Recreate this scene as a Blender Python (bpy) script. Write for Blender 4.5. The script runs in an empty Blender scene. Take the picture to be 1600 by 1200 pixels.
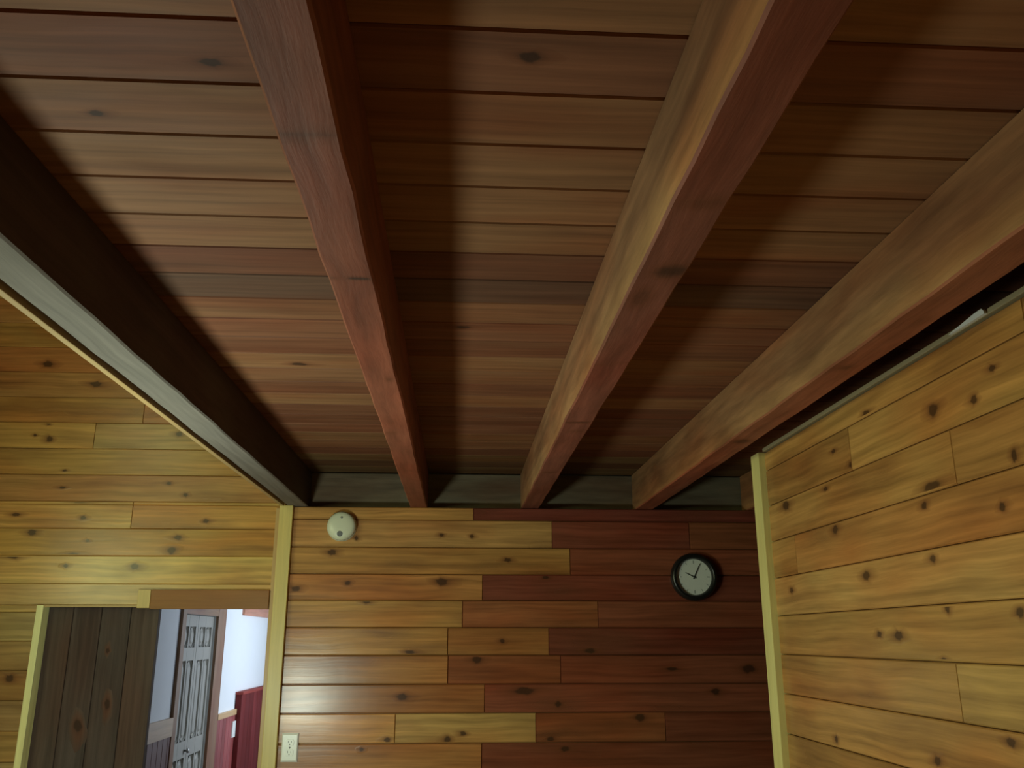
import bpy, bmesh, math, random
from mathutils import Vector, Matrix

# ---------------------------------------------------------------- basics
scene = bpy.context.scene
COL = scene.collection
H = 1.62                      # eye height; heights below are given from the eye, floor at -H
DB = 4.0                      # distance to the back wall
ZB, ZC = 0.571, 0.740         # beam underside / ceiling boards
FLOOR = -H


def V(x, y, z):
    return Vector((x, y, z + H))


def tag(o, label=None, cat=None, group=None, kind=None):
    if label: o["label"] = label
    if cat: o["category"] = cat
    if group: o["group"] = group
    if kind: o["kind"] = kind
    return o


# ---------------------------------------------------------------- materials
def nodes_of(name):
    m = bpy.data.materials.new(name)
    m.use_nodes = True
    nt = m.node_tree
    return m, nt, nt.nodes["Principled BSDF"]


def plain(name, color, rough=.5, spec=.5, metal=0.0, noise=0.06, nscale=60):
    m, nt, b = nodes_of(name)
    tc = nt.nodes.new("ShaderNodeTexCoord")
    n = nt.nodes.new("ShaderNodeTexNoise"); n.inputs["Scale"].default_value = nscale
    n.inputs["Detail"].default_value = 4
    nt.links.new(tc.outputs["Object"], n.inputs["Vector"])
    mix = nt.nodes.new("ShaderNodeMixRGB")
    mix.inputs[1].default_value = (*[c * (1 - noise) for c in color], 1)
    mix.inputs[2].default_value = (*[min(1, c * (1 + noise)) for c in color], 1)
    nt.links.new(n.outputs["Fac"], mix.inputs[0])
    nt.links.new(mix.outputs[0], b.inputs["Base Color"])
    b.inputs["Roughness"].default_value = rough
    b.inputs["Specular IOR Level"].default_value = spec
    b.inputs["Metallic"].default_value = metal
    return m


def wood(name, rough=.34, spec=.5, grain=.35, blotch=.5, blotch_col=(.10, .035, .015), bump=.12,
         knot_col=(.035, .018, .011), gs=(1.6, 46.0), halo=(.16, .05, .02), hue=(.92, .72, .66)):
    """Board material: per-board tint (attribute), grain and stain from UV metres, knots from attribute."""
    m, nt, b = nodes_of(name)
    N, L = nt.nodes, nt.links
    uv = N.new("ShaderNodeUVMap"); uv.uv_map = "board_uv"
    tint = N.new("ShaderNodeAttribute"); tint.attribute_name = "tint"
    knot = N.new("ShaderNodeAttribute"); knot.attribute_name = "knot"
    # wobble so grain is not dead straight
    wob = N.new("ShaderNodeTexNoise"); wob.inputs["Scale"].default_value = 3.0
    L.new(uv.outputs[0], wob.inputs["Vector"])
    add = N.new("ShaderNodeVectorMath"); add.operation = 'MULTIPLY_ADD'
    L.new(wob.outputs["Color"], add.inputs[0]); add.inputs[1].default_value = (0, .03, 0)
    L.new(uv.outputs[0], add.inputs[2])
    mp = N.new("ShaderNodeMapping"); mp.inputs["Scale"].default_value = (gs[0], gs[1], 1)
    L.new(add.outputs[0], mp.inputs[0])
    g = N.new("ShaderNodeTexNoise"); g.inputs["Scale"].default_value = 1.0
    g.inputs["Detail"].default_value = 6; g.inputs["Roughness"].default_value = .62
    L.new(mp.outputs[0], g.inputs["Vector"])
    gr = N.new("ShaderNodeMapRange"); gr.inputs[1].default_value = .3; gr.inputs[2].default_value = .7
    gr.inputs[3].default_value = 1 - grain; gr.inputs[4].default_value = 1 + grain
    L.new(g.outputs["Fac"], gr.inputs[0])
    mul = N.new("ShaderNodeMixRGB"); mul.blend_type = 'MULTIPLY'; mul.inputs[0].default_value = 1
    L.new(tint.outputs["Color"], mul.inputs[1]); L.new(gr.outputs[0], mul.inputs[2])
    # broad stain blotches, stretched along the board
    mp2 = N.new("ShaderNodeMapping"); mp2.inputs["Scale"].default_value = (2.4, 9.0, 1)
    L.new(add.outputs[0], mp2.inputs[0])
    bl = N.new("ShaderNodeTexNoise"); bl.inputs["Scale"].default_value = 1.0; bl.inputs["Detail"].default_value = 3
    L.new(mp2.outputs[0], bl.inputs["Vector"])
    br = N.new("ShaderNodeMapRange"); br.inputs[1].default_value = .48; br.inputs[2].default_value = .78
    br.inputs[3].default_value = 0; br.inputs[4].default_value = blotch
    L.new(bl.outputs["Fac"], br.inputs[0])
    mp3 = N.new("ShaderNodeMapping"); mp3.inputs["Scale"].default_value = (1.7, 5.0, 1); mp3.inputs["Location"].default_value = (7.3, 2.1, 0)
    L.new(add.outputs[0], mp3.inputs[0])
    hn = N.new("ShaderNodeTexNoise"); hn.inputs["Scale"].default_value = 1.0; hn.inputs["Detail"].default_value = 2
    L.new(mp3.outputs[0], hn.inputs["Vector"])
    hr = N.new("ShaderNodeMapRange"); hr.inputs[1].default_value = .42; hr.inputs[2].default_value = .68
    L.new(hn.outputs["Fac"], hr.inputs[0])
    hm = N.new("ShaderNodeMixRGB"); hm.blend_type = 'MULTIPLY'; L.new(hr.outputs[0], hm.inputs[0])
    L.new(mul.outputs[0], hm.inputs[1]); hm.inputs[2].default_value = (*hue, 1)
    mb = N.new("ShaderNodeMixRGB"); L.new(br.outputs[0], mb.inputs[0])
    L.new(hm.outputs[0], mb.inputs[1]); mb.inputs[2].default_value = (*blotch_col, 1)
    # knots: reddish halo, then dark core
    h = N.new("ShaderNodeMapRange"); h.interpolation_type = 'SMOOTHSTEP'
    h.inputs[1].default_value = 0; h.inputs[2].default_value = .62; h.inputs[4].default_value = .45
    L.new(knot.outputs["Fac"], h.inputs[0])
    mh = N.new("ShaderNodeMixRGB"); L.new(h.outputs[0], mh.inputs[0]); L.new(mb.outputs[0], mh.inputs[1])
    mh.inputs[2].default_value = (*halo, 1)
    k = N.new("ShaderNodeMapRange"); k.interpolation_type = 'SMOOTHSTEP'
    k.inputs[1].default_value = .42; k.inputs[2].default_value = .9; k.inputs[4].default_value = .8
    L.new(knot.outputs["Fac"], k.inputs[0])
    mk = N.new("ShaderNodeMixRGB"); L.new(k.outputs[0], mk.inputs[0]); L.new(mh.outputs[0], mk.inputs[1])
    mk.inputs[2].default_value = (*knot_col, 1)
    L.new(mk.outputs[0], b.inputs["Base Color"])
    rr = N.new("ShaderNodeMapRange"); rr.inputs[3].default_value = rough * .8; rr.inputs[4].default_value = rough * 1.25
    L.new(bl.outputs["Fac"], rr.inputs[0]); L.new(rr.outputs[0], b.inputs["Roughness"])
    b.inputs["Specular IOR Level"].default_value = spec
    if bump:
        bp = N.new("ShaderNodeBump"); bp.inputs["Strength"].default_value = bump
        bp.inputs["Distance"].default_value = .004
        wl = N.new("ShaderNodeTexNoise"); wl.inputs["Scale"].default_value = 9
        L.new(uv.outputs[0], wl.inputs["Vector"])
        ad = N.new("ShaderNodeMath"); ad.operation = 'ADD'
        L.new(wl.outputs["Fac"], ad.inputs[0]); L.new(g.outputs["Fac"], ad.inputs[1])
        L.new(ad.outputs[0], bp.inputs["Height"]); L.new(bp.outputs[0], b.inputs["Normal"])
    return m


M = {}
M["pine"] = wood("varnished_pine", rough=.25, spec=.5, bump=.09)
M["ceil"] = wood("ceiling_pine", rough=.65, spec=.22, grain=.28, blotch=.35)
M["beam"] = wood("rough_sawn_beam", rough=.6, spec=.25, grain=.3, blotch=.55, bump=.5, gs=(3, 30))
M["grey_beam"] = wood("weathered_grey_beam", rough=.75, spec=.2, grain=.22, blotch=.4, blotch_col=(.13, .125, .11), bump=.4, hue=(.9, .9, .88))
M["trim"] = wood("raw_pine_trim", rough=.38, spec=.45, grain=.14, blotch=.2, blotch_col=(.42, .30, .10), bump=.05, hue=(1, .93, .85))
M["stain"] = wood("stained_trim", rough=.4, spec=.4, grain=.2, blotch=.3)
M["dark_door"] = wood("dark_stained_planks", rough=.6, spec=.2, grain=.3, blotch=.3, blotch_col=(.03, .018, .014))
M["red"] = wood("dark_red_planks", rough=.4, spec=.4, grain=.25, blotch=.4, blotch_col=(.10, .015, .015))
M["red_matte"] = wood("dark_red_matte_planks", rough=.7, spec=.12, grain=.25, blotch=.4, blotch_col=(.08, .012, .012))
M["white_wall"] = plain("white_plaster", (.80, .83, .86), .8, .2, noise=.02, nscale=14)
M["door_white"] = plain("grey_white_door_paint", (.37, .36, .32), .5, .4, noise=.03)
M["cream"] = plain("cream_plastic", (.74, .78, .62), .32, .5, noise=.02)
M["plate"] = plain("white_plastic", (.92, .96, .93), .25, .5, noise=.02)
M["slot"] = plain("grey_slot", (.18, .19, .20), .5, .3)
M["black"] = plain("black_plastic", (.012, .013, .013), .3, .5)
M["face"] = plain("pale_dial", (.88, .93, .90), .5, .4, noise=.02)
M["ink"] = plain("dial_ink", (.03, .04, .04), .5, .3)
M["floor"] = plain("brown_floor_boards", (.12, .075, .045), .5, .4, noise=.1, nscale=6)
M["backing"] = plain("dark_backing", (.05, .03, .02), .9, .1)
M["gap_light"] = plain("white_gap_light", (.85, .88, .82), .7, .3)  # white colour standing in for light through the wall-top gap
M["batten"] = plain("pale_batten", (.40, .34, .20), .7, .2, nscale=30)
M["metal"] = plain("dull_metal", (.45, .44, .42), .35, .5, .9)


def glass_mat():
    m = bpy.data.materials.new("clear_glass"); m.use_nodes = True
    nt = m.node_tree; nt.nodes.clear()
    o = nt.nodes.new("ShaderNodeOutputMaterial")
    t = nt.nodes.new("ShaderNodeBsdfTransparent"); g = nt.nodes.new("ShaderNodeBsdfGlossy")
    g.inputs["Roughness"].default_value = .05
    x = nt.nodes.new("ShaderNodeMixShader")
    x.inputs[0].default_value = .05; nt.links.new(t.outputs[0], x.inputs[1])
    nt.links.new(g.outputs[0], x.inputs[2]); nt.links.new(x.outputs[0], o.inputs[0])
    return m


M["glass"] = glass_mat()

# ---------------------------------------------------------------- mesh builder
class MB:
    """Collects faces in a world-aligned local frame, then links them as ONE mesh object."""

    def __init__(self):
        self.bm = bmesh.new()
        self.tint = self.bm.faces.layers.float_vector.new("tint_tmp")
        self.kn = self.bm.verts.layers.float.new("knot")
        self.uv = self.bm.loops.layers.uv.new("board_uv")

    def face(self, pts, col=(.5, .5, .5), uvs=None, knots=None, mat=0, smooth=False):
        vs = [self.bm.verts.new(p) for p in pts]
        if knots:
            for v, k in zip(vs, knots): v[self.kn] = k
        f = self.bm.faces.new(vs)
        f[self.tint] = Vector(col)
        f.material_index = mat
        f.smooth = smooth
        if uvs:
            for l, u in zip(f.loops, uvs): l[self.uv].uv = u
        return f

    def board(self, O, S, T, N, s0, s1, t0, t1, thick=.018, ch=.004, col=(.5, .5, .5), off=(0, 0), gap=.0012, end=.0015):
        """One board: front face, four chamfers and sides. O origin, S along, T across, N out."""
        P = lambda s, t, n: O + S * s + T * t + N * n
        a0, a1, b0, b1 = s0 + end * .5, s1 - end * .5, t0 + gap, t1 - gap
        U = lambda s, t: (s + off[0], t + off[1])
        e = min(ch * .5, .002)
        outer = [(a0, b0), (a1, b0), (a1, b1), (a0, b1)]
        inner = [(a0 + e, b0 + ch), (a1 - e, b0 + ch), (a1 - e, b1 - ch), (a0 + e, b1 - ch)]
        flip = S.cross(T).dot(N) < 0
        def quad(p, u):
            if flip: p, u = p[::-1], u[::-1]
            self.face(p, col, u)
        quad([P(*q, 0) for q in inner], [U(*q) for q in inner])
        for i in range(4):
            j = (i + 1) % 4
            quad([P(*outer[i], -ch), P(*outer[j], -ch), P(*inner[j], 0), P(*inner[i], 0)],
                 [U(*outer[i]), U(*outer[j]), U(*inner[j]), U(*inner[i])])
            quad([P(*outer[i], -thick), P(*outer[j], -thick), P(*outer[j], -ch), P(*outer[i], -ch)],
                 [U(*outer[i]), U(*outer[j]), U(*outer[j]), U(*outer[i])])

    def box(self, lo, hi, col=(.5, .5, .5), mat=0, uvaxis=None):
        x0, y0, z0 = lo; x1, y1, z1 = hi
        c = [Vector((x, y, z)) for x in (x0, x1) for y in (y0, y1) for z in (z0, z1)]
        F = [(0, 1, 3, 2), (4, 6, 7, 5), (0, 4, 5, 1), (2, 3, 7, 6), (0, 2, 6, 4), (1, 5, 7, 3)]
        d = [x1 - x0, y1 - y0, z1 - z0]
        ax = uvaxis if uvaxis is not None else d.index(max(d))
        others = [i for i in range(3) if i != ax]
        for f in F:
            pts = [c[i] for i in f]
            self.face(pts, col, [(p[ax], p[others[0]] + p[others[1]]) for p in pts], mat=mat)

    def knot(self, O, S, T, N, s, t, rs, rt, col, off, rnd, lift=.0004, bounds=None, strength=1.0):
        """A knot lying in the board face: rings of falling 'knot' value with a wobbly outline."""
        n = 14
        rings = [(0.0, 1.0), (.45, 1.0), (.8, .62), (1.25, .3), (1.9, 0.0)]
        ph = [rnd.uniform(.8, 1.2) if strength == 1 else 1.0 for _ in range(n)]
        tail = rnd.choice((-1, 1)) * rnd.uniform(0, .5) if strength == 1 else 0
        def pt(r, i):
            a = 2 * math.pi * i / n
            st = 1.0 + (.6 if r > 1 else 0) * abs(math.cos(a))
            x = s + rs * r * math.cos(a) * ph[i % n] * st + tail * rs * max(0, r - .8)
            y = t + rt * r * math.sin(a) * ph[i % n]
            if bounds:
                x = min(max(x, bounds[0]), bounds[1]); y = min(max(y, bounds[2]), bounds[3])
            return x, y
        grid = []
        for r, kv in rings:
            row = []
            for i in range(n):
                x, y = pt(r, i)
                v = self.bm.verts.new(O + S * x + T * y + N * (lift if r < 1.9 else -.0002))
                v[self.kn] = kv * strength
                row.append((v, (x + off[0], y + off[1])))
            grid.append(row)
        flip = S.cross(T).dot(N) < 0
        for a in range(1, len(rings)):
            for i in range(n):
                j = (i + 1) % n
                q = [grid[a - 1][i], grid[a][i], grid[a][j], grid[a - 1][j]]
                if a == 1: q = [grid[0][0], grid[1][i], grid[1][j]]
                if flip: q = q[::-1]
                try:
                    f = self.bm.faces.new([x[0] for x in q])
                except ValueError:
                    continue
                f[self.tint] = Vector(col)
                for l, x in zip(f.loops, q): l[self.uv].uv = x[1]

    def build(self, name, mats, parent=None, origin=None, kind=None):
        me = bpy.data.meshes.new(name)
        cols = [tuple(f[self.tint]) for f in self.bm.faces]
        o = Vector(origin) if origin is not None else None
        if o is not None:
            bmesh.ops.translate(self.bm, verts=self.bm.verts, vec=-o)
        self.bm.to_mesh(me); self.bm.free()
        if "tint_tmp" in me.attributes: me.attributes.remove(me.attributes["tint_tmp"])
        at = me.attributes.new("tint", 'FLOAT_COLOR', 'FACE')
        for i, c in enumerate(cols): at.data[i].color = (*c, 1)
        for mm in (mats if isinstance(mats, (list, tuple)) else [mats]): me.materials.append(mm)
        ob = bpy.data.objects.new(name, me)
        COL.objects.link(ob)
        if parent is not None:
            ob.parent = parent
            if o is not None: ob.location = o - parent.location
            else: ob.location = -parent.location
        elif o is not None:
            ob.location = o
        if kind: ob["kind"] = kind
        return ob


def empty(name, loc, label=None, cat=None, group=None, kind=None):
    o = bpy.data.objects.new(name, None); COL.objects.link(o)
    o.location = loc; o.empty_display_size = .1
    return tag(o, label, cat, group, kind)


def lathe(mb, c, ax, u, w, prof, n=48, col=(.5, .5, .5), mat=0, smooth=True):
    """prof: (radius, distance along ax)"""
    rows = []
    for r, d in prof:
        rows.append([c + ax * d + (u * math.cos(2 * math.pi * i / n) + w * math.sin(2 * math.pi * i / n)) * r for i in range(n)])
    vs = [[mb.bm.verts.new(p) for p in row] for row in rows]
    for a in range(len(rows) - 1):
        for i in range(n):
            j = (i + 1) % n
            f = mb.bm.faces.new((vs[a][i], vs[a][j], vs[a + 1][j], vs[a + 1][i]))
            f[mb.tint] = Vector(col); f.material_index = mat; f.smooth = smooth
    for row in (vs[0], vs[-1]):
        f = mb.bm.faces.new(row); f[mb.tint] = Vector(col); f.material_index = mat
    bmesh.ops.recalc_face_normals(mb.bm, faces=mb.bm.faces)


X_, Y_, Z_ = Vector((1, 0, 0)), Vector((0, 1, 0)), Vector((0, 0, 1))
ORG = V(0, 0, 0)

# pine palettes (albedo of single boards)
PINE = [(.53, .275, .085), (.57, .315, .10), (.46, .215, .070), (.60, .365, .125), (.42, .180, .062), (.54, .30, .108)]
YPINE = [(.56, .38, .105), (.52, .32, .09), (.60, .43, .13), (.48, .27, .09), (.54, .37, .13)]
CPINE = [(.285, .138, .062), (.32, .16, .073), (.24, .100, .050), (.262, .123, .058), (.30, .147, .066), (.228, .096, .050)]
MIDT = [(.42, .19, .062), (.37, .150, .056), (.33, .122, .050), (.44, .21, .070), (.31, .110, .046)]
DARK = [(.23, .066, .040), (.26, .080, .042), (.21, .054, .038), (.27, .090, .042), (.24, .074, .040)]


def rows_between(t0, t1, pitch, anchor):
    e = [t0]
    k = math.ceil((t0 - anchor) / pitch + 1e-6)
    while anchor + k * pitch < t1 - .004:
        if anchor + k * pitch > t0 + .004: e.append(anchor + k * pitch)
        k += 1
    e.append(t1)
    return e


def panelled(mb, O, S, T, N, regions, edges, pal, seed, joints=(), knots=(), auto=0, lens=(1.2, 2.6), tints=None, ch=.004, thick=.018, gap=.0012, alt=None):
    """Boards between successive edges; regions = list of (s0,s1,t0,t1) rectangles to be covered.
    joints: {(row index): [s,...]} as (s, t) pairs; knots as (s,t,rs,rt)."""
    rnd = random.Random(seed)
    segs = []
    for r in range(len(edges) - 1):
        ta, tb = edges[r], edges[r + 1]
        js = sorted(s for s, t in joints if ta <= t < tb)
        if not js:
            js = []
            s = rnd.uniform(-4, -2)
            while s < 6:
                s += rnd.uniform(*lens); js.append(s)
        for (s0, s1, t0, t1) in regions:
            a, b = max(ta, t0), min(tb, t1)
            if b - a < .006: continue
            cuts = [s0] + [j for j in js if s0 + .05 < j < s1 - .05] + [s1]
            for i in range(len(cuts) - 1):
                mid_ = (cuts[i] + min(cuts[i + 1], 1.4)) / 2
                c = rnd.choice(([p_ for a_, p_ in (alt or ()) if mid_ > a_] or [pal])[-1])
                k = rnd.uniform(.82, 1.14)
                c = tuple(x * k for x in c)
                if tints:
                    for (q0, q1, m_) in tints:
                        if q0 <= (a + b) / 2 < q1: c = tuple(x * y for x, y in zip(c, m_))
                off = (rnd.uniform(0, 50), rnd.uniform(0, 50))
                mb.board(O, S, T, N, cuts[i], cuts[i + 1], a, b, col=c, off=off, ch=ch, thick=thick, gap=gap)
                segs.append((cuts[i], cuts[i + 1], a, b, c, off))
    kn = list(knots)
    for _ in range(auto):
        q = rnd.choice(segs)
        if q[1] - q[0] < .1 or q[3] - q[2] < .05: continue
        r = rnd.uniform(.008, .018)
        kn.append((rnd.uniform(q[0] + .03, q[1] - .03), rnd.uniform(q[2] + .02, q[3] - .02), r * rnd.uniform(1, 1.7), r))
    for ki, (s, t, rs, rt) in enumerate(kn):
        for (a, b, c, d, col, off) in segs:
            if a <= s < b and c <= t < d:
                mb.knot(O, S, T, N, s, t, rs * .85, rt * .85, col, off, rnd, lift=.0001 + .000008 * ki,
                        bounds=(a + .003, b - .003, c + .0055, d - .0055))
                break
    return segs


# measured knots on the photographed surfaces (metres)
KL = [(-1.908, 1.217, .036, .024), (-1.68, 1.126, .042, .02), (-1.281, .896, .022, .017), (-1.85, .865, .024, .02), (-1.865, .936, .016, .011), (-1.68, .583, .052, .016), (-1.657, .512, .021, .013), (-1.867, .446, .029, .019), (-1.625, .412, .013, .01), (-1.928, .347, .045, .021), (-1.676, .348, .04, .018), (-1.239, .428, .027, .016), (-1.26, .372, .03, .027), (-1.225, .618, .016, .013), (-1.124, .502, .019, .013), (-1.303, .669, .016, .011), (-1.412, .303, .027, .021), (-1.703, .304, .016, .013), (-1.766, .722, .013, .008), (-1.763, .645, .019, .008), (-1.946, .524, .024, .013), (-1.869, -.16, .028, .022)]
KB = [(-.711, .21, .03, .018), (-.487, .235, .019, .013), (-.4, .156, .024, .013), (-.075, .242, .042, .027), (-.206, -.056, .032, .013), (-.233, -.239, .035, .02), (-.562, .368, .027, .019), (-.458, .43, .013, .013), (-.394, -.446, .013, .012), (-.289, -.409, .023, .015), (-.036, -.411, .024, .02), (-.079, .447, .016, .013), (.056, .442, .014, .013), (.217, .338, .025, .013), (.085, -.086, .03, .023), (.58, -.051, .03, .018), (.436, -.27, .021, .018), (.789, -.326, .03, .023), (1.126, -.22, .03, .02), (1.281, -.127, .042, .026), (.463, -.449, .027, .017), (.401, -.411, .024, .015), (.939, -.127, .042, .01), (.293, -.217, .063, .023), (.389, .263, .022, .013)]
KR = [(1.756, .466, .029, .022), (1.606, .448, .018, .013), (2.059, .536, .028, .011), (2.269, .484, .018, .009), (2.171, .429, .02, .012), (1.803, .311, .051, .015), (1.51, .318, .013, .018), (1.842, .276, .018, .013), (2.307, .28, .026, .017), (2.648, .393, .039, .025), (2.343, .394, .019, .009), (1.834, .162, .017, .011), (2.153, .149, .029, .017), (1.804, .06, .014, .015), (1.564, .045, .018, .013), (2.119, .01, .018, .011), (2.025, .007, .029, .016), (1.843, -.043, .017, .008), (1.92, -.245, .023, .015), (2.432, -.254, .015, .013), (1.649, -.18, .021, .013), (1.534, .491, .017, .01)]
KC = [(-.343, 1.033, .022, .014), (-.542, 1.164, .016, .011), (.083, .997, .024, .017), (-.457, 2.39, .035, .02), (0, 2.056, .026, .014)]

# ---------------------------------------------------------------- the room shell
XW = -2.45     # side wall with the window
XE = 2.6
YR = -3.2      # wall behind the camera
XR = 1.0       # right partition
ZTOP = 2.5

# back wall (clock, outlet, smoke detector): X -0.80 .. XE, up to the beams' underside
mb = MB()
edges = [-H, -1.36, -1.243, -1.126, -1.009, -.892, -.775, -.658, -.541, -.424, -.305, -.188, -.069, .0465, .1615, .274, .3916, .5138, ZB]
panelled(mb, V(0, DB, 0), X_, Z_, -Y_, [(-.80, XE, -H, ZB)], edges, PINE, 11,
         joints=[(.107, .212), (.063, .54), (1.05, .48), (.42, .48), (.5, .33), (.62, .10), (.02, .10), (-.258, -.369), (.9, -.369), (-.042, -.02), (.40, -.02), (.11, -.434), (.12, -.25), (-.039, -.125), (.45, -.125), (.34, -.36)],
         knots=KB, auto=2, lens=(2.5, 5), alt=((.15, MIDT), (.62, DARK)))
mb.box(V(-.80, DB + .018, -H), V(XE, DB + .09, ZB), (.25, .13, .05))
mb.build("wall_back", M["pine"], kind="structure")

# blocking above the back wall, between the beams
mb = MB()
mb.board(V(0, DB + .075, 0), X_, Z_, -Y_, -.76, XE, ZB - .02, ZC, col=(.19, .17, .11), off=(3, 7))
mb.box(V(-.76, DB + .094, ZB - .05), V(XE, DB + .12, ZC + .06), (.19, .17, .11))
mb.build("trim_1", M["beam"], kind="structure")

# frontal wall left of the post, tall, with the doorway
DX0, DX1, DZ = -1.79, -.80, .139
mb = MB()
edges = [-H] + [(.466 - .119 * k) for k in range(16, -20, -1) if -H + .02 < .466 - .119 * k < ZTOP - .02] + [ZTOP]
edges = sorted(set(edges))
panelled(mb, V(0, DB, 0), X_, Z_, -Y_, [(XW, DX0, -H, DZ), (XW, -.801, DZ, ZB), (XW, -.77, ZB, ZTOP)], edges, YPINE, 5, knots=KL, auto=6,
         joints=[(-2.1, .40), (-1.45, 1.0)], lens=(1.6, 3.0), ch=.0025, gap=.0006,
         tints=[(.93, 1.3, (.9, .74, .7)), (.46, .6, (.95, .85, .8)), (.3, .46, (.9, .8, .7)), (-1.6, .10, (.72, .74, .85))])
mb.box(V(XW, DB + .018, -H), V(DX0, DB + .07, DZ), (.40, .25, .09))
mb.box(V(XW, DB + .018, DZ), V(-.801, DB + .07, ZTOP), (.40, .25, .09))
mb.build("wall_left", M["pine"], kind="structure")

# right partition
mb = MB()
YRE = 2.80
edges = sorted([-H] + [(.413 + .1148 * k) for k in range(-17, 2)] + [.590])
panelled(mb, V(XR, 0, 0), Y_, Z_, -X_, [(YR, YRE, -H, .590)], edges, [(.47, .255, .08), (.52, .31, .10), (.42, .22, .07), (.49, .29, .10), (.45, .22, .07)], 21,
         joints=[(2.168, .471), (.4, .471), (1.705, .36), (.2, .36), (1.80, -.071), (.5, -.071), (2.6, .25), (.9, .25)], knots=KR, auto=3, ch=.0026, lens=(3.5, 6))
mb.box(V(XR + .018, YR, -H), V(XR + .09, YRE, .590), (.40, .22, .08))
mb.build("wall_right", M["pine"], kind="structure")

# ceiling boards (underside of the loft)
mb = MB()
edges = sorted([YR] + [(.945 + .135 * k) for k in range(-30, 24) if YR + .02 < .945 + .135 * k < DB + .05] + [DB + .07])
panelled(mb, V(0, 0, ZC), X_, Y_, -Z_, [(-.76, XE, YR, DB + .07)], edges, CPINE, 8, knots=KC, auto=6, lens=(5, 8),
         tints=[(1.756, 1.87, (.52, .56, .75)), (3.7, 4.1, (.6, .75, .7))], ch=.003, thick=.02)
mb.box(V(-.76, YR, ZC + .02), V(XE, DB + .07, ZC + .06), (.2, .12, .06))
mb.build("ceiling", M["ceil"], kind="structure")

# floor
mb = MB()
mb.box(V(XW - .1, YR - .1, -H - .05), V(XE + .1, 9.0, -H), (.5, .4, .3))
mb.build("floor", M["floor"], kind="structure")

# side wall with the window opening
WY0, WY1, WZ0, WZ1 = .1, 2.2, .06, .75
UY0, UY1, UZ0, UZ1 = -.4, 1.5, 1.15, 1.85
SIDE = [(YR, DB, -H, WZ0), (YR, WY0, WZ0, WZ1), (WY1, DB, WZ0, WZ1), (YR, DB, WZ1, UZ0), (YR, UY0, UZ0, UZ1), (UY1, DB, UZ0, UZ1), (YR, DB, UZ1, ZTOP)]
mb = MB()
edges = sorted([-H] + [(.466 + .119 * k) for k in range(-17, 17)] + [ZTOP])
panelled(mb, V(XW, 0, 0), Y_, Z_, X_, SIDE,
         edges, YPINE, 31, auto=10)
for y0, y1, z0, z1 in SIDE:
    mb.box(V(XW - .09, y0, z0), V(XW - .018, y1, z1), (.4, .25, .1))
mb.build("wall_side", M["pine"], kind="structure")

# rear wall
mb = MB()
panelled(mb, V(0, YR, 0), X_, Z_, Y_, [(XW, XE, -H, ZTOP)], edges, PINE, 32, auto=6)
mb.box(V(XW, YR - .09, -H), V(XE, YR - .018, ZTOP), (.4, .22, .08))
mb.build("wall_rear", M["pine"], kind="structure")

# far side wall beyond the partition
mb = MB()
panelled(mb, V(XE, 0, 0), Y_, Z_, -X_, [(YR, DB + .07, -H, ZTOP)], edges, PINE, 33)
mb.box(V(XE + .018, YR, -H), V(XE + .08, DB + .07, ZTOP), (.4, .22, .08))
mb.build("wall_far", M["pine"], kind="structure")

# loft edge wall and high roof
mb = MB()
panelled(mb, V(-.70, 0, 0), Y_, Z_, -X_, [(YR, DB, ZC + .06, ZTOP)], edges, YPINE, 34)
mb.box(V(-.68, YR, ZC + .06), V(-.62, DB + .07, ZTOP), (.4, .25, .1))
mb.build("wall_loft", M["pine"], kind="structure")
mb = MB()
panelled(mb, V(0, 0, ZTOP), X_, Y_, -Z_, [(XW, -.62, YR, DB)], rows_between(YR, DB, .135, 0), CPINE, 35)
mb.box(V(XW - .1, YR - .1, ZTOP + .02), V(XE + .1, DB + .1, ZTOP + .1), (.3, .2, .1))
mb.build("ceiling_high", M["ceil"], kind="structure")


def window(name, axis, at, a0, a1, z0, z1, mull=1):
    """Frame with one pane per light; axis 'x' = wall with X normal."""
    def bx(m_, p0, p1, q0, q1, d0, d1, c):
        if axis == 'x': m_.box(V(at + d0, p0, q0), V(at + d1, p1, q1), c)
        else: m_.box(V(p0, at + d0, q0), V(p1, at + d1, q1), c)
    f = MB(); c = (.55, .42, .2); w = .05
    for p0, p1, q0, q1 in ((a0, a1, z0, z0 + w), (a0, a1, z1 - w, z1), (a0, a0 + w, z0 + w, z1 - w), (a1 - w, a1, z0 + w, z1 - w)):
        bx(f, p0, p1, q0, q1, -.03, .03, c)
    for k in range(1, mull + 1):
        m_ = a0 + (a1 - a0) * k / (mull + 1)
        bx(f, m_ - .02, m_ + .02, z0 + w, z1 - w, -.025, .025, c)
    fr = f.build(name, M["trim"], kind="structure")
    g = MB(); bx(g, a0 + .05, a1 - .05, z0 + .05, z1 - .05, -.004, .004, (1, 1, 1))
    g.build("pane", M["glass"], fr)
    return fr


window("window_1", 'x', XW - .05, WY0, WY1, WZ0, WZ1, 1)

# ---------------------------------------------------------------- beams
BEAM_T = [(.40, .185, .075), (.36, .17, .07), (.38, .19, .07), (.38, .20, .08)]


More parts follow.
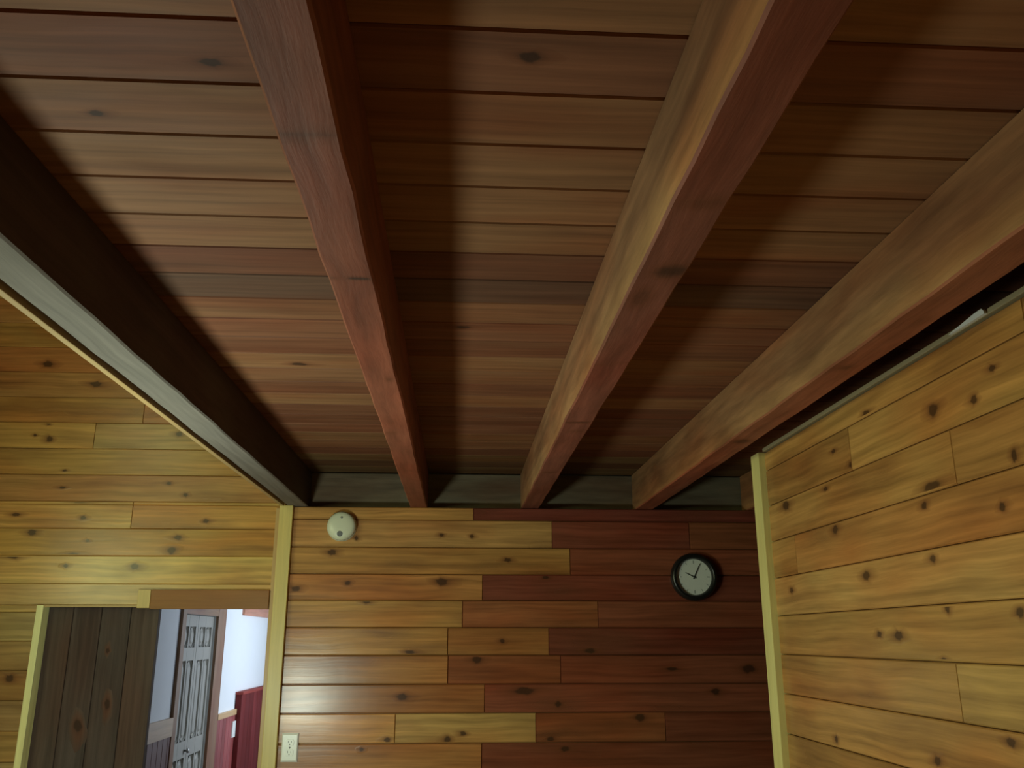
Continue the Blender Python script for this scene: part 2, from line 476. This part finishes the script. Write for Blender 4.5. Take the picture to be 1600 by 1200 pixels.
def beam(x0, x1, label, seed, col, mat, marks=(), side=None, y0=YR + .02, y1=DB + .07):
    """Rough-sawn joist: a long box cut into slices, edges eased and slightly wavering.
    marks: (y, x, half length along, half width across, depth 0..1) knots and stains on the underside."""
    rnd = random.Random(seed)
    mb = MB()
    n, m = 420, 10
    off = (rnd.uniform(0, 30), rnd.uniform(0, 30))
    ch = .004
    bot = [x0 + ch + (x1 - x0 - 2 * ch) * k / m for k in range(m + 1)]
    prof = [(x0, ZC - .002), (x0, ZB + ch)] + [(x, ZB) for x in bot] + [(x1, ZB + ch), (x1, ZC - .002)]
    K = len(prof)
    t = [0, .165] + [.170 + (x - x0) for x in bot] + [.26, .425]
    # slow waver of the two arrises and of the underside
    def waver():
        w = [rnd.uniform(-1, 1) for _ in range(n // 6 + 3)]
        return lambda i: (lambda q, f: w[q] * (1 - f) + w[q + 1] * f)(i // 6, (i % 6) / 6)
    wl, wr, wz = waver(), waver(), waver()
    def kval(x, y):
        v = 0
        for (ky, kx, ry, rx, d) in marks:
            u = math.hypot((y - ky + .12 * (x - kx)) / ry, (x - kx) / rx)
            v = max(v, d * max(0, min(1, 1.45 - .8 * u)))
        return v
    rows = []
    for i in range(n + 1):
        y = y0 + (y1 - y0) * i / n
        row = []
        for k, (px, pz) in enumerate(prof):
            dx = dz = 0
            if 0 < k < K - 1:
                f = (px - x0) / (x1 - x0)
                dx = .0016 * (wl(i) * (1 - f) + wr(i) * f)
                dz = .0012 * wz(i)
            v = mb.bm.verts.new(V(px + dx, y, pz + dz))
            if 1 < k < K - 2: v[mb.kn] = kval(px, y)
            row.append(v)
        rows.append(row)
    for i in range(n):
        ya, yb = y0 + (y1 - y0) * i / n, y0 + (y1 - y0) * (i + 1) / n
        for k in range(K - 1):
            f = mb.bm.faces.new((rows[i][k], rows[i + 1][k], rows[i + 1][k + 1], rows[i][k + 1]))
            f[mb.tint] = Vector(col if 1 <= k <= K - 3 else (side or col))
            for l, u in zip(f.loops, ((ya, t[k]), (yb, t[k]), (yb, t[k + 1]), (ya, t[k + 1]))):
                l[mb.uv].uv = (u[0] + off[0], u[1] + off[1])
        f = mb.bm.faces.new((rows[i][K - 1], rows[i + 1][K - 1], rows[i + 1][0], rows[i][0])); f[mb.tint] = Vector(col)
    for end in (rows[0], rows[-1]):
        f = mb.bm.faces.new(end); f[mb.tint] = Vector(col)
    bmesh.ops.recalc_face_normals(mb.bm, faces=mb.bm.faces)
    o = mb.build("wooden_beam", mat, origin=V((x0 + x1) / 2, y0, ZC))
    tag(o, label, "beam", "exposed beams under the wooden ceiling", "thing")
    return o


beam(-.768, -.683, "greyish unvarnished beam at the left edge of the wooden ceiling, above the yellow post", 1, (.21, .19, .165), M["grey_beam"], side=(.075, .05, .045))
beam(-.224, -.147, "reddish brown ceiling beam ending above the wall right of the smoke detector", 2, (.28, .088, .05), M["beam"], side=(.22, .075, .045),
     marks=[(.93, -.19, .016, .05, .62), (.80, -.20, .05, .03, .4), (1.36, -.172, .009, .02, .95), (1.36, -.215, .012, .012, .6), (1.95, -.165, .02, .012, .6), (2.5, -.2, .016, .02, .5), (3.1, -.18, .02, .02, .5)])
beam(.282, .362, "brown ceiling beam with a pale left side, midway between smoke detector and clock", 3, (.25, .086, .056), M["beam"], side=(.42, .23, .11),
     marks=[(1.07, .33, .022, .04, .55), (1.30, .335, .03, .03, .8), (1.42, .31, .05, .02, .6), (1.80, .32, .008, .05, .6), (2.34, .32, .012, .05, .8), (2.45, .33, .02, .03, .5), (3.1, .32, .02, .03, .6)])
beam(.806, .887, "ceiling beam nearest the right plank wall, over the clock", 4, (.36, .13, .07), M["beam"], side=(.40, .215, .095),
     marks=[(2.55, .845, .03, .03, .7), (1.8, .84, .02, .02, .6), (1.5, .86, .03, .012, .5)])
beam(1.325, 1.405, "half-hidden ceiling beam beyond the top of the right plank wall", 6, (.37, .15, .075), M["beam"], side=(.44, .24, .10))

# thin fascia strip hung just outside the left beam
mb = MB()
mb.board(V(-.783, 0, 0), Y_, Z_, X_, YR + .02, DB - .02, ZB - .004, ZC, col=(.5, .36, .17), off=(2, 3), thick=.014, ch=.001)
mb.build("trim_2", M["trim"], kind="structure")

# ---------------------------------------------------------------- trims
# pale post at the left end of the back wall
def strip(name, lo, hi, col, mat, off=(0, 0), bevel=.002):
    mb = MB(); mb.box(lo, hi, col)
    bmesh.ops.remove_doubles(mb.bm, verts=mb.bm.verts, dist=1e-6)
    bmesh.ops.bevel(mb.bm, geom=list(mb.bm.edges), offset=bevel, segments=2, profile=.6, affect='EDGES')
    return mb.build(name, mat, kind="structure")


TRIM = (.66, .54, .19)
strip("trim_3", V(-.800, DB - .026, -H), V(-.742, DB + .02, ZB), TRIM, M["trim"])
strip("trim_4", V(-.818, DB - .012, -H), V(-.801, DB + .07, ZB - .01), (.50, .33, .13), M["trim"])
# pale corner board at the free end of the right wall
strip("trim_5", V(XR - .022, YRE - .002, -H), V(XR + .10, YRE + .075, .590), (.76, .70, .30), M["trim"])
# door head: pale block and stained board
strip("trim_6", V(-1.375, DB - .024, .126), V(-1.322, DB - .001, .203), (.66, .52, .20), M["trim"])
strip("trim_7", V(-1.321, DB - .022, .122), V(-.819, DB - .001, .203), (.30, .13, .026), M["stain"])
# thin ledge over the dark leaf
strip("trim_8", V(DX0, DB - .008, .130), V(-1.376, DB + .02, .1385), (.52, .38, .16), M["trim"])
# jambs of the doorway
strip("trim_9", V(DX0 - .004, DB - .016, -H), V(DX0 + .024, DB + .045, DZ - .001), (.93, .96, .46), M["trim"], bevel=.001)
# batten along the top edge of the right wall, with a white patch painted as light through the gap
strip("trim_10", V(XR - .006, YR + .02, .5915), V(XR + .05, YRE, .603), (.42, .36, .21), M["trim"])
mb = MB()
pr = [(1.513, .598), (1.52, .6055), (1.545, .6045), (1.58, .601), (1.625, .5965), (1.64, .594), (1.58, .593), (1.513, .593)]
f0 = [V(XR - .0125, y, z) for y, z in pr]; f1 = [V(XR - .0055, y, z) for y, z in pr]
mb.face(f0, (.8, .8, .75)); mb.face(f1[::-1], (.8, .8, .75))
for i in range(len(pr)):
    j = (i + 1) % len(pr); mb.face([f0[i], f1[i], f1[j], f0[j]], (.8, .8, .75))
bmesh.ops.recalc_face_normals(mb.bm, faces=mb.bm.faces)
mb.build("trim_11", M["gap_light"], kind="structure")

# ---------------------------------------------------------------- door leaf (dark vertical planks)
root = empty("door_1", V(DX0 + .01, DB + .055, -H), kind="structure")
mb = MB()
dr = random.Random(4)
xs = [DX0 + .002, -1.665, -1.545, -1.42, -1.300]
for i in range(4):
    c = dr.choice([(.105, .078, .062), (.090, .070, .060), (.12, .086, .066)])
    mb.board(V(0, DB + .05, 0), Z_, X_, -Y_, -H + .01, .133, xs[i], xs[i + 1], col=c, off=(dr.uniform(0, 9), dr.uniform(0, 9)), thick=.03, ch=.002)
for (x, z, rx, rz) in ((-1.585, -.35, .022, .032), (-1.475, -.265, .016, .026), (-1.50, -.05, .01, .014)):
    mb.knot(V(0, DB + .05, 0), Z_, X_, -Y_, z, x, rz, rx, (.10, .075, .06), (5, 5), dr)
mb.build("leaf", M["dark_door"], root)
mb = MB()
for z in (-1.3, -.1):
    mb.box(V(-1.78, DB + .0805, z), V(-1.31, DB + .105, z + .1), (.06, .04, .03))
mb.build("ledge_brace", M["dark_door"], root)

# ---------------------------------------------------------------- hallway behind the doorway
XH = -1.70
ZH = .95
mb = MB()
# left hall wall as a slab with the closet opening left out
CY0, CY1, CZ = 5.77, 6.53, .150
for y0, y1, z0, z1 in ((DB + .10, CY0, -H, ZH), (CY1, 9.0, -H, ZH), (CY0, CY1, CZ, ZH)):
    mb.box(V(XH - .08, y0, z0), V(XH, y1, z1), (.8, .8, .8))
mb.box(V(XH - .6, CY0 - .05, -H), V(XH - .55, CY1 + .05, ZH), (.5, .5, .5))
mb.build("wall_hall_left", M["white_wall"], kind="structure")
mb = MB(); mb.box(V(XH - .08, 9.0, -H), V(0, 9.1, ZH), (.8, .8, .8)); mb.build("wall_hall_end", M["white_wall"], kind="structure")
HXR = -.35
mb = MB()
HY0, HY1, HZ0, HZ1 = 6.55, 8.1, -.75, .55
for y0, y1, z0, z1 in ((DB + .10, HY0, -H, ZH), (HY1, 9.0, -H, ZH), (HY0, HY1, -H, HZ0), (HY0, HY1, HZ1, ZH)):
    mb.box(V(HXR, y0, z0), V(HXR + .08, y1, z1), (.8, .8, .8))
mb.build("wall_hall_right", M["white_wall"], kind="structure")
mb = MB(); mb.box(V(XH - .7, DB + .10, ZH), V(0.0, 9.1, ZH + .06), (.8, .8, .8)); mb.build("ceiling_hall", M["white_wall"], kind="structure")
window("window_3", 'x', XW - .05, UY0, UY1, UZ0, UZ1, 1)
window("window_2", 'x', HXR + .04, HY0, HY1, HZ0, HZ1, 1)


def wainscot(name, y0, y1, ztop, col, seed):
    mb = MB(); r_ = random.Random(seed); y = y0
    while y < y1 - .01:
        e = min(y + .09, y1)
        k = r_.uniform(.8, 1.15)
        mb.board(V(XH + .014, 0, 0), Z_, Y_, X_, -H, ztop, y, e, col=tuple(c * k for c in col), off=(r_.uniform(0, 9), 0), thick=.0135, ch=.003)
        y = e
    return mb.build(name, M["red"], kind="structure")


wainscot("trim_12", DB + .12, CY0 - .075, -.556, (.13, .055, .045), 3)
wainscot("trim_13", CY1 + .215, 7.285, -.556, (.34, .085, .085), 4)
strip("trim_14", V(XH, DB + .12, -.556), V(XH + .022, CY0 - .075, -.452), (.50, .36, .24), M["trim"])
strip("trim_15", V(XH, CY1 + .215, -.556), V(XH + .022, 7.285, -.516), (.62, .40, .20), M["trim"])
# closet casing
strip("trim_16", V(XH, CY0 - .075, -H), V(XH + .02, CY0, CZ + .06), (.27, .15, .075), M["stain"])
strip("trim_17", V(XH, CY1, -H), V(XH + .02, CY1 + .21, CZ + .06), (.27, .15, .085), M["stain"])
strip("trim_18", V(XH, CY0 + .001, CZ), V(XH + .018, CY1 - .001, CZ + .06), (.27, .15, .08), M["stain"])
# reddish head casing over the half door
strip("trim_19", V(XH, 7.30, .178), V(XH + .02, 8.8, .26), (.55, .25, .16), M["stain"])

# closet: two bifold leaves with raised arched panels
root = empty("door_2", V(XH, CY0, -H), kind="structure")
ym = (CY0 + CY1) / 2


def arch_panel(mb, y0, y1, z0, z1, top=True, bottom=True, x=XH - .012, d=.012):
    """Sunk field with a raised centre; round-headed outline."""
    n = 10
    def outline(inset):
        a0, a1, b0, b1 = y0 + inset, y1 - inset, z0 + inset, z1 - inset
        r = (a1 - a0) / 2; cy = (a0 + a1) / 2
        pts = []
        if bottom: pts += [(cy - r * math.cos(math.pi * k / n), b0 + r * .6 - r * .6 * math.sin(math.pi * k / n)) for k in range(n + 1)]
        else: pts += [(a0, b0), (a1, b0)]
        if top: pts += [(cy + r * math.cos(math.pi * k / n), b1 - r * .6 + r * .6 * math.sin(math.pi * k / n)) for k in range(n + 1)]
        else: pts += [(a1, b1), (a0, b1)]
        return pts
    rings = [(0, .0005), (.006, -d), (.02, -d), (.034, -.002)]
    prev = None
    for ins, dx in rings:
        cur = [mb.bm.verts.new(V(x + dx, yy, zz)) for yy, zz in outline(ins)]
        if prev:
            for i in range(len(cur)):
                j = (i + 1) % len(cur)
                f = mb.bm.faces.new((prev[i], prev[j], cur[j], cur[i])); f[mb.tint] = Vector((.6, .6, .6))
        prev = cur
    f = mb.bm.faces.new(prev); f[mb.tint] = Vector((.6, .6, .6))


for (a, b) in ((CY0 + .004, ym - .003), (ym + .003, CY1 - .004)):
    mb = MB()
    cm = (a + b) / 2
    cols_ = [(a + .045, cm - .012), (cm + .012, b - .045)]
    zs = [(-.055, .075), (-.62, -.135), (-1.5, -.72)]
    # slab made of stiles and rails around the panel fields
    mb.box(V(XH - .05, a, -H + .01), V(XH - .030, b, CZ - .004), (.6, .6, .6))
    for y0, y1 in ((a, cols_[0][0]), (cols_[0][1], cols_[1][0]), (cols_[1][1], b)):
        mb.box(V(XH - .0301, y0, -H + .01), V(XH - .012, y1, CZ - .004), (.6, .6, .6))
    zr = [(-H + .01, zs[2][0]), (zs[2][1], zs[1][0]), (zs[1][1], zs[0][0]), (zs[0][1], CZ - .004)]
    for c0, c1 in cols_:
        for z0, z1 in zr:
            mb.box(V(XH - .0301, c0, z0), V(XH - .0125, c1, z1), (.6, .6, .6))
        for z0, z1 in zs:
            arch_panel(mb, c0, c1, z0, z1)
    mb.build("leaf", M["door_white"], root)
mb = MB(); lathe(mb, V(XH - .012, ym - .05, -.68), X_, Y_, Z_, [(.006, 0), (.006, .012), (.014, .016), (.016, .024), (.008, .03)], n=16)
mb.build("knob", M["metal"], root)

# half door of dark red planks at the far end
root = empty("door_3", V(XH, 7.29, -H), kind="structure")
mb = MB(); r_ = random.Random(9); y = 7.292
while y < 8.7:
    e = y + .14; k = r_.uniform(.8, 1.15)
    mb.board(V(XH + .05, 0, 0), Z_, Y_, X_, -H + .01, -.415, y, e, col=tuple(c * k for c in (.17, .030, .030)), off=(r_.uniform(0, 9), 0), thick=.045, ch=.002)
    y = e
mb.build("plank_leaf", M["red_matte"], root)
mb = MB(); mb.box(V(XH + .001, 7.288, -.415), V(XH + .06, 8.75, -.395), (.30, .06, .05)); mb.build("top_rail", M["red_matte"], root)
mb = MB(); mb.box(V(XH + .0145, 7.19, -.715), V(XH + .022, 7.287, -.60), (.9, .9, .9)); lt = mb.build("latch", M["plate"], root)
lt["label"] = "small white latch"

# ---------------------------------------------------------------- smoke detector
sc_ = V(-.524, DB, .481)
root = empty("smoke_detector", sc_, "round cream smoke detector high on the plank wall near the pale post", "smoke detector")
A, U, W = -Y_, X_, Z_
mb = MB(); lathe(mb, sc_, A, U, W, [(.062, .0006), (.0655, .004), (.0655, .012), (.060, .014)]); mb.build("base", M["cream"], root)
mb = MB(); lathe(mb, sc_, A, U, W, [(.0625, .0142), (.064, .018), (.0625, .030), (.057, .038), (.048, .043), (.030, .046), (.010, .047)]); mb.build("cover", M["cream"], root)
mb = MB(); lathe(mb, sc_ + V(-.003, 0, -.036) - V(0, 0, 0), A, U, W, [(.0125, .040), (.0125, .0465), (.010, .048)], n=24); mb.build("test_button", M["slot"], root)
mb = MB(); lathe(mb, sc_ + V(.002, 0, .036) - V(0, 0, 0), A, U, W, [(.005, .040), (.005, .0455), (.003, .0465)], n=16); mb.build("indicator_lens", M["slot"], root)
mb = MB()
for k in range(24):
    a = 2 * math.pi * k / 24
    p = sc_ + (U * math.cos(a) + W * math.sin(a)) * .0625 + A * .024
    t = -U * math.sin(a) + W * math.cos(a)
    r = U * math.cos(a) + W * math.sin(a)
    q = [p + t * .005 - A * .003, p - t * .005 - A * .003, p - t * .005 + A * .003, p + t * .005 + A * .003]
    mb.face([x + r * .002 for x in q], (.1, .1, .1))
mb.build("vent_slots", M["slot"], root)

# ---------------------------------------------------------------- clock
cc = V(1.055, DB, .266)
root = empty("wall_clock", cc, "round black-rimmed wall clock with pale dial on the plank wall", "clock")
mb = MB()
lathe(mb, cc, A, U, W, [(.100, .0006), (.1045, .006), (.1055, .016), (.103, .028), (.097, .036), (.090, .038), (.084, .034), (.080, .024), (.079, .017)], n=64)
# back plate only: open front is the bezel ring, the cap lies behind the dial
mb.build("rim", M["black"], root)
mb = MB(); lathe(mb, cc, A, U, W, [(.0785, .0172), (.0785, .019)], n=64); mb.build("dial", M["face"], root)
faint = plain("faint_dial_ink", (.38, .42, .42), .6, .3)
for k in range(12):
    mb = MB()
    a = math.radians(90 - 30 * k); d = U * math.cos(a) + W * math.sin(a); t = -U * math.sin(a) + W * math.cos(a)
    r0, r1, w = (.062, .072, .0016) if k % 3 else (.058, .072, .0024)
    mb.face([cc + d * r0 + t * w + A * .0194, cc + d * r0 - t * w + A * .0194, cc + d * r1 - t * w + A * .0194, cc + d * r1 + t * w + A * .0194], (.1, .1, .1))
    mb.build("hour_mark", faint, root)


def hand(name, ang, length, w, lift):
    a = math.radians(90 - ang); d = U * math.cos(a) + W * math.sin(a); t = -U * math.sin(a) + W * math.cos(a)
    mb = MB()
    o = [(-.010, w), (length * .8, w * .8), (length, .0006), (length, -.0006), (length * .8, -w * .8), (-.010, -w)]
    p = [cc + d * s + t * q + A * lift for s, q in o]; p2 = [x + A * .001 for x in p]
    mb.face(p, (.1,) * 3); mb.face(p2[::-1], (.1,) * 3)
    for i in range(6): mb.face([p[i], p[(i + 1) % 6], p2[(i + 1) % 6], p2[i]], (.1,) * 3)
    bmesh.ops.recalc_face_normals(mb.bm, faces=mb.bm.faces)
    return mb.build(name, M["ink"], root)


hand("minute_hand", 26, .066, .0020, .0225)
hand("hour_hand", 296, .044, .0022, .0205)
mb = MB(); lathe(mb, cc, A, U, W, [(.004, .0192), (.004, .025), (.002, .026)], n=16); mb.build("centre_cap", M["ink"], root)
mb = MB(); lathe(mb, cc, A, U, W, [(.0795, .0275), (.06, .0285), (.03, .0292), (.005, .0295)], n=48); mb.build("glass", M["glass"], root)

# ---------------------------------------------------------------- outlet
oc = V(-.691, DB, -.436)
root = empty("wall_outlet", oc, "white wall outlet low beside the pale post, on the plank wall", "outlet")
mb = MB()
w, h, d, bv = .034, .056, .009, .007
o4 = [(-w, -h), (w, -h), (w, h), (-w, h)]
P0 = [oc + U * a + W * b + A * .0005 for a, b in o4]
P1 = [oc + U * a + W * b + A * .004 for a, b in o4]
P2 = [oc + U * (a - math.copysign(bv * .7, a)) + W * (b - math.copysign(bv, b)) + A * d for a, b in o4]
mb.face(P0[::-1], (.9,) * 3)
for q, r in ((P0, P1), (P1, P2)):
    for i in range(4): mb.face([q[i], q[(i + 1) % 4], r[(i + 1) % 4], r[i]], (.9,) * 3)
mb.face(P2, (.9,) * 3)
bmesh.ops.recalc_face_normals(mb.bm, faces=mb.bm.faces)
mb.build("cover_plate", M["plate"], root)
for s in (1, -1):
    mb = MB(); c0 = oc + W * s * .0195
    n = 24; pts = []
    for k in range(n):
        a = 2 * math.pi * k / n
        pts.append((max(-.0168, min(.0168, .0185 * math.cos(a))), max(-.0135, min(.0135, .0175 * math.sin(a)))))
    b0 = [c0 + U * a + W * b + A * d for a, b in pts]; b1 = [c0 + U * a * .95 + W * b * .95 + A * (d + .0025) for a, b in pts]
    for i in range(n): mb.face([b0[i], b0[(i + 1) % n], b1[(i + 1) % n], b1[i]], (.9,) * 3)
    mb.face(b1, (.9,) * 3)
    bmesh.ops.recalc_face_normals(mb.bm, faces=mb.bm.faces)
    rc = mb.build("receptacle", M["plate"], root)
    mb = MB()
    for x in (-.0064, .0064):
        q = c0 + U * x + W * .003 + A * (d + .0027)
        mb.face([q + U * -.001 + W * -.004, q + U * .001 + W * -.004, q + U * .001 + W * .004, q + U * -.001 + W * .004], (.1,) * 3)
    q = c0 + W * -.007 + A * (d + .0027)
    mb.face([q + U * .0024 * math.cos(k * math.pi / 5) + W * .0024 * math.sin(k * math.pi / 5) for k in range(10)], (.1,) * 3)
    sl = mb.build("slots", M["slot"], rc)
    sl.location = (0, 0, 0)
    # child of a child: cancel the grandparent offset only once
    sl.matrix_parent_inverse = Matrix.Identity(4)
    sl.location = -Vector(root.location) - Vector(rc.location)
mb = MB(); lathe(mb, oc, A, U, W, [(.0035, d - .001), (.0035, d + .001), (.002, d + .0018)], n=16); mb.build("screw", M["slot"], root)

# ---------------------------------------------------------------- light
def area(name, loc, rot, sx, sy, power, col):
    l = bpy.data.lights.new(name, 'AREA'); l.shape = 'RECTANGLE'; l.size = sx; l.size_y = sy
    l.energy = power; l.color = col
    o = bpy.data.objects.new(name, l); COL.objects.link(o); o.location = loc; o.rotation_euler = rot
    return o


R90 = math.pi / 2
# daylight at the side window (faces +X)
area("daylight_side", V(XW - .12, (WY0 + WY1) / 2, (WZ0 + WZ1) / 2), (0, -R90, 0), WZ1 - WZ0, WY1 - WY0, 42, (.88, 1.0, .52))
area("daylight_upper", V(XW - .12, (UY0 + UY1) / 2, (UZ0 + UZ1) / 2), (0, -R90, 0), UZ1 - UZ0, UY1 - UY0, 26, (.90, 1.0, .50))
# the lamp that stands low to the left of the camera
l = bpy.data.lights.new("room_lamp", 'POINT'); l.energy = 41; l.color = (.86, 1.0, .84); l.shadow_soft_size = .12
lo = bpy.data.objects.new("room_lamp", l); COL.objects.link(lo); lo.location = V(-.964, 2.15, -.351)
# daylight at the hallway window (faces -X)
area("daylight_hall", V(HXR + .14, (HY0 + HY1) / 2, (HZ0 + HZ1) / 2), (0, R90, 0), HZ1 - HZ0, HY1 - HY0, 36, (.74, .86, 1.0))
w = bpy.data.worlds.new("sky"); scene.world = w; w.use_nodes = True
w.node_tree.nodes["Background"].inputs[0].default_value = (.75, .9, .8, 1)
w.node_tree.nodes["Background"].inputs[1].default_value = .1

# ---------------------------------------------------------------- camera
cam = bpy.data.cameras.new("camera"); co = bpy.data.objects.new("camera", cam); COL.objects.link(co)
co.location = V(0, 0, 0)
yaw, pitch = math.radians(3.397), math.radians(16.128)
co.rotation_euler = (R90 + pitch, 0, -yaw)
cam.sensor_fit = 'HORIZONTAL'; cam.sensor_width = 36.0; cam.lens = 36.0 * 1376 / 1600
cam.clip_start = .02
scene.camera = co

scene.view_settings.view_transform = 'Standard'
scene.view_settings.look = 'None'
scene.view_settings.gamma = 1
scene.view_settings.use_curve_mapping = False
scene.view_settings.exposure = 0.0
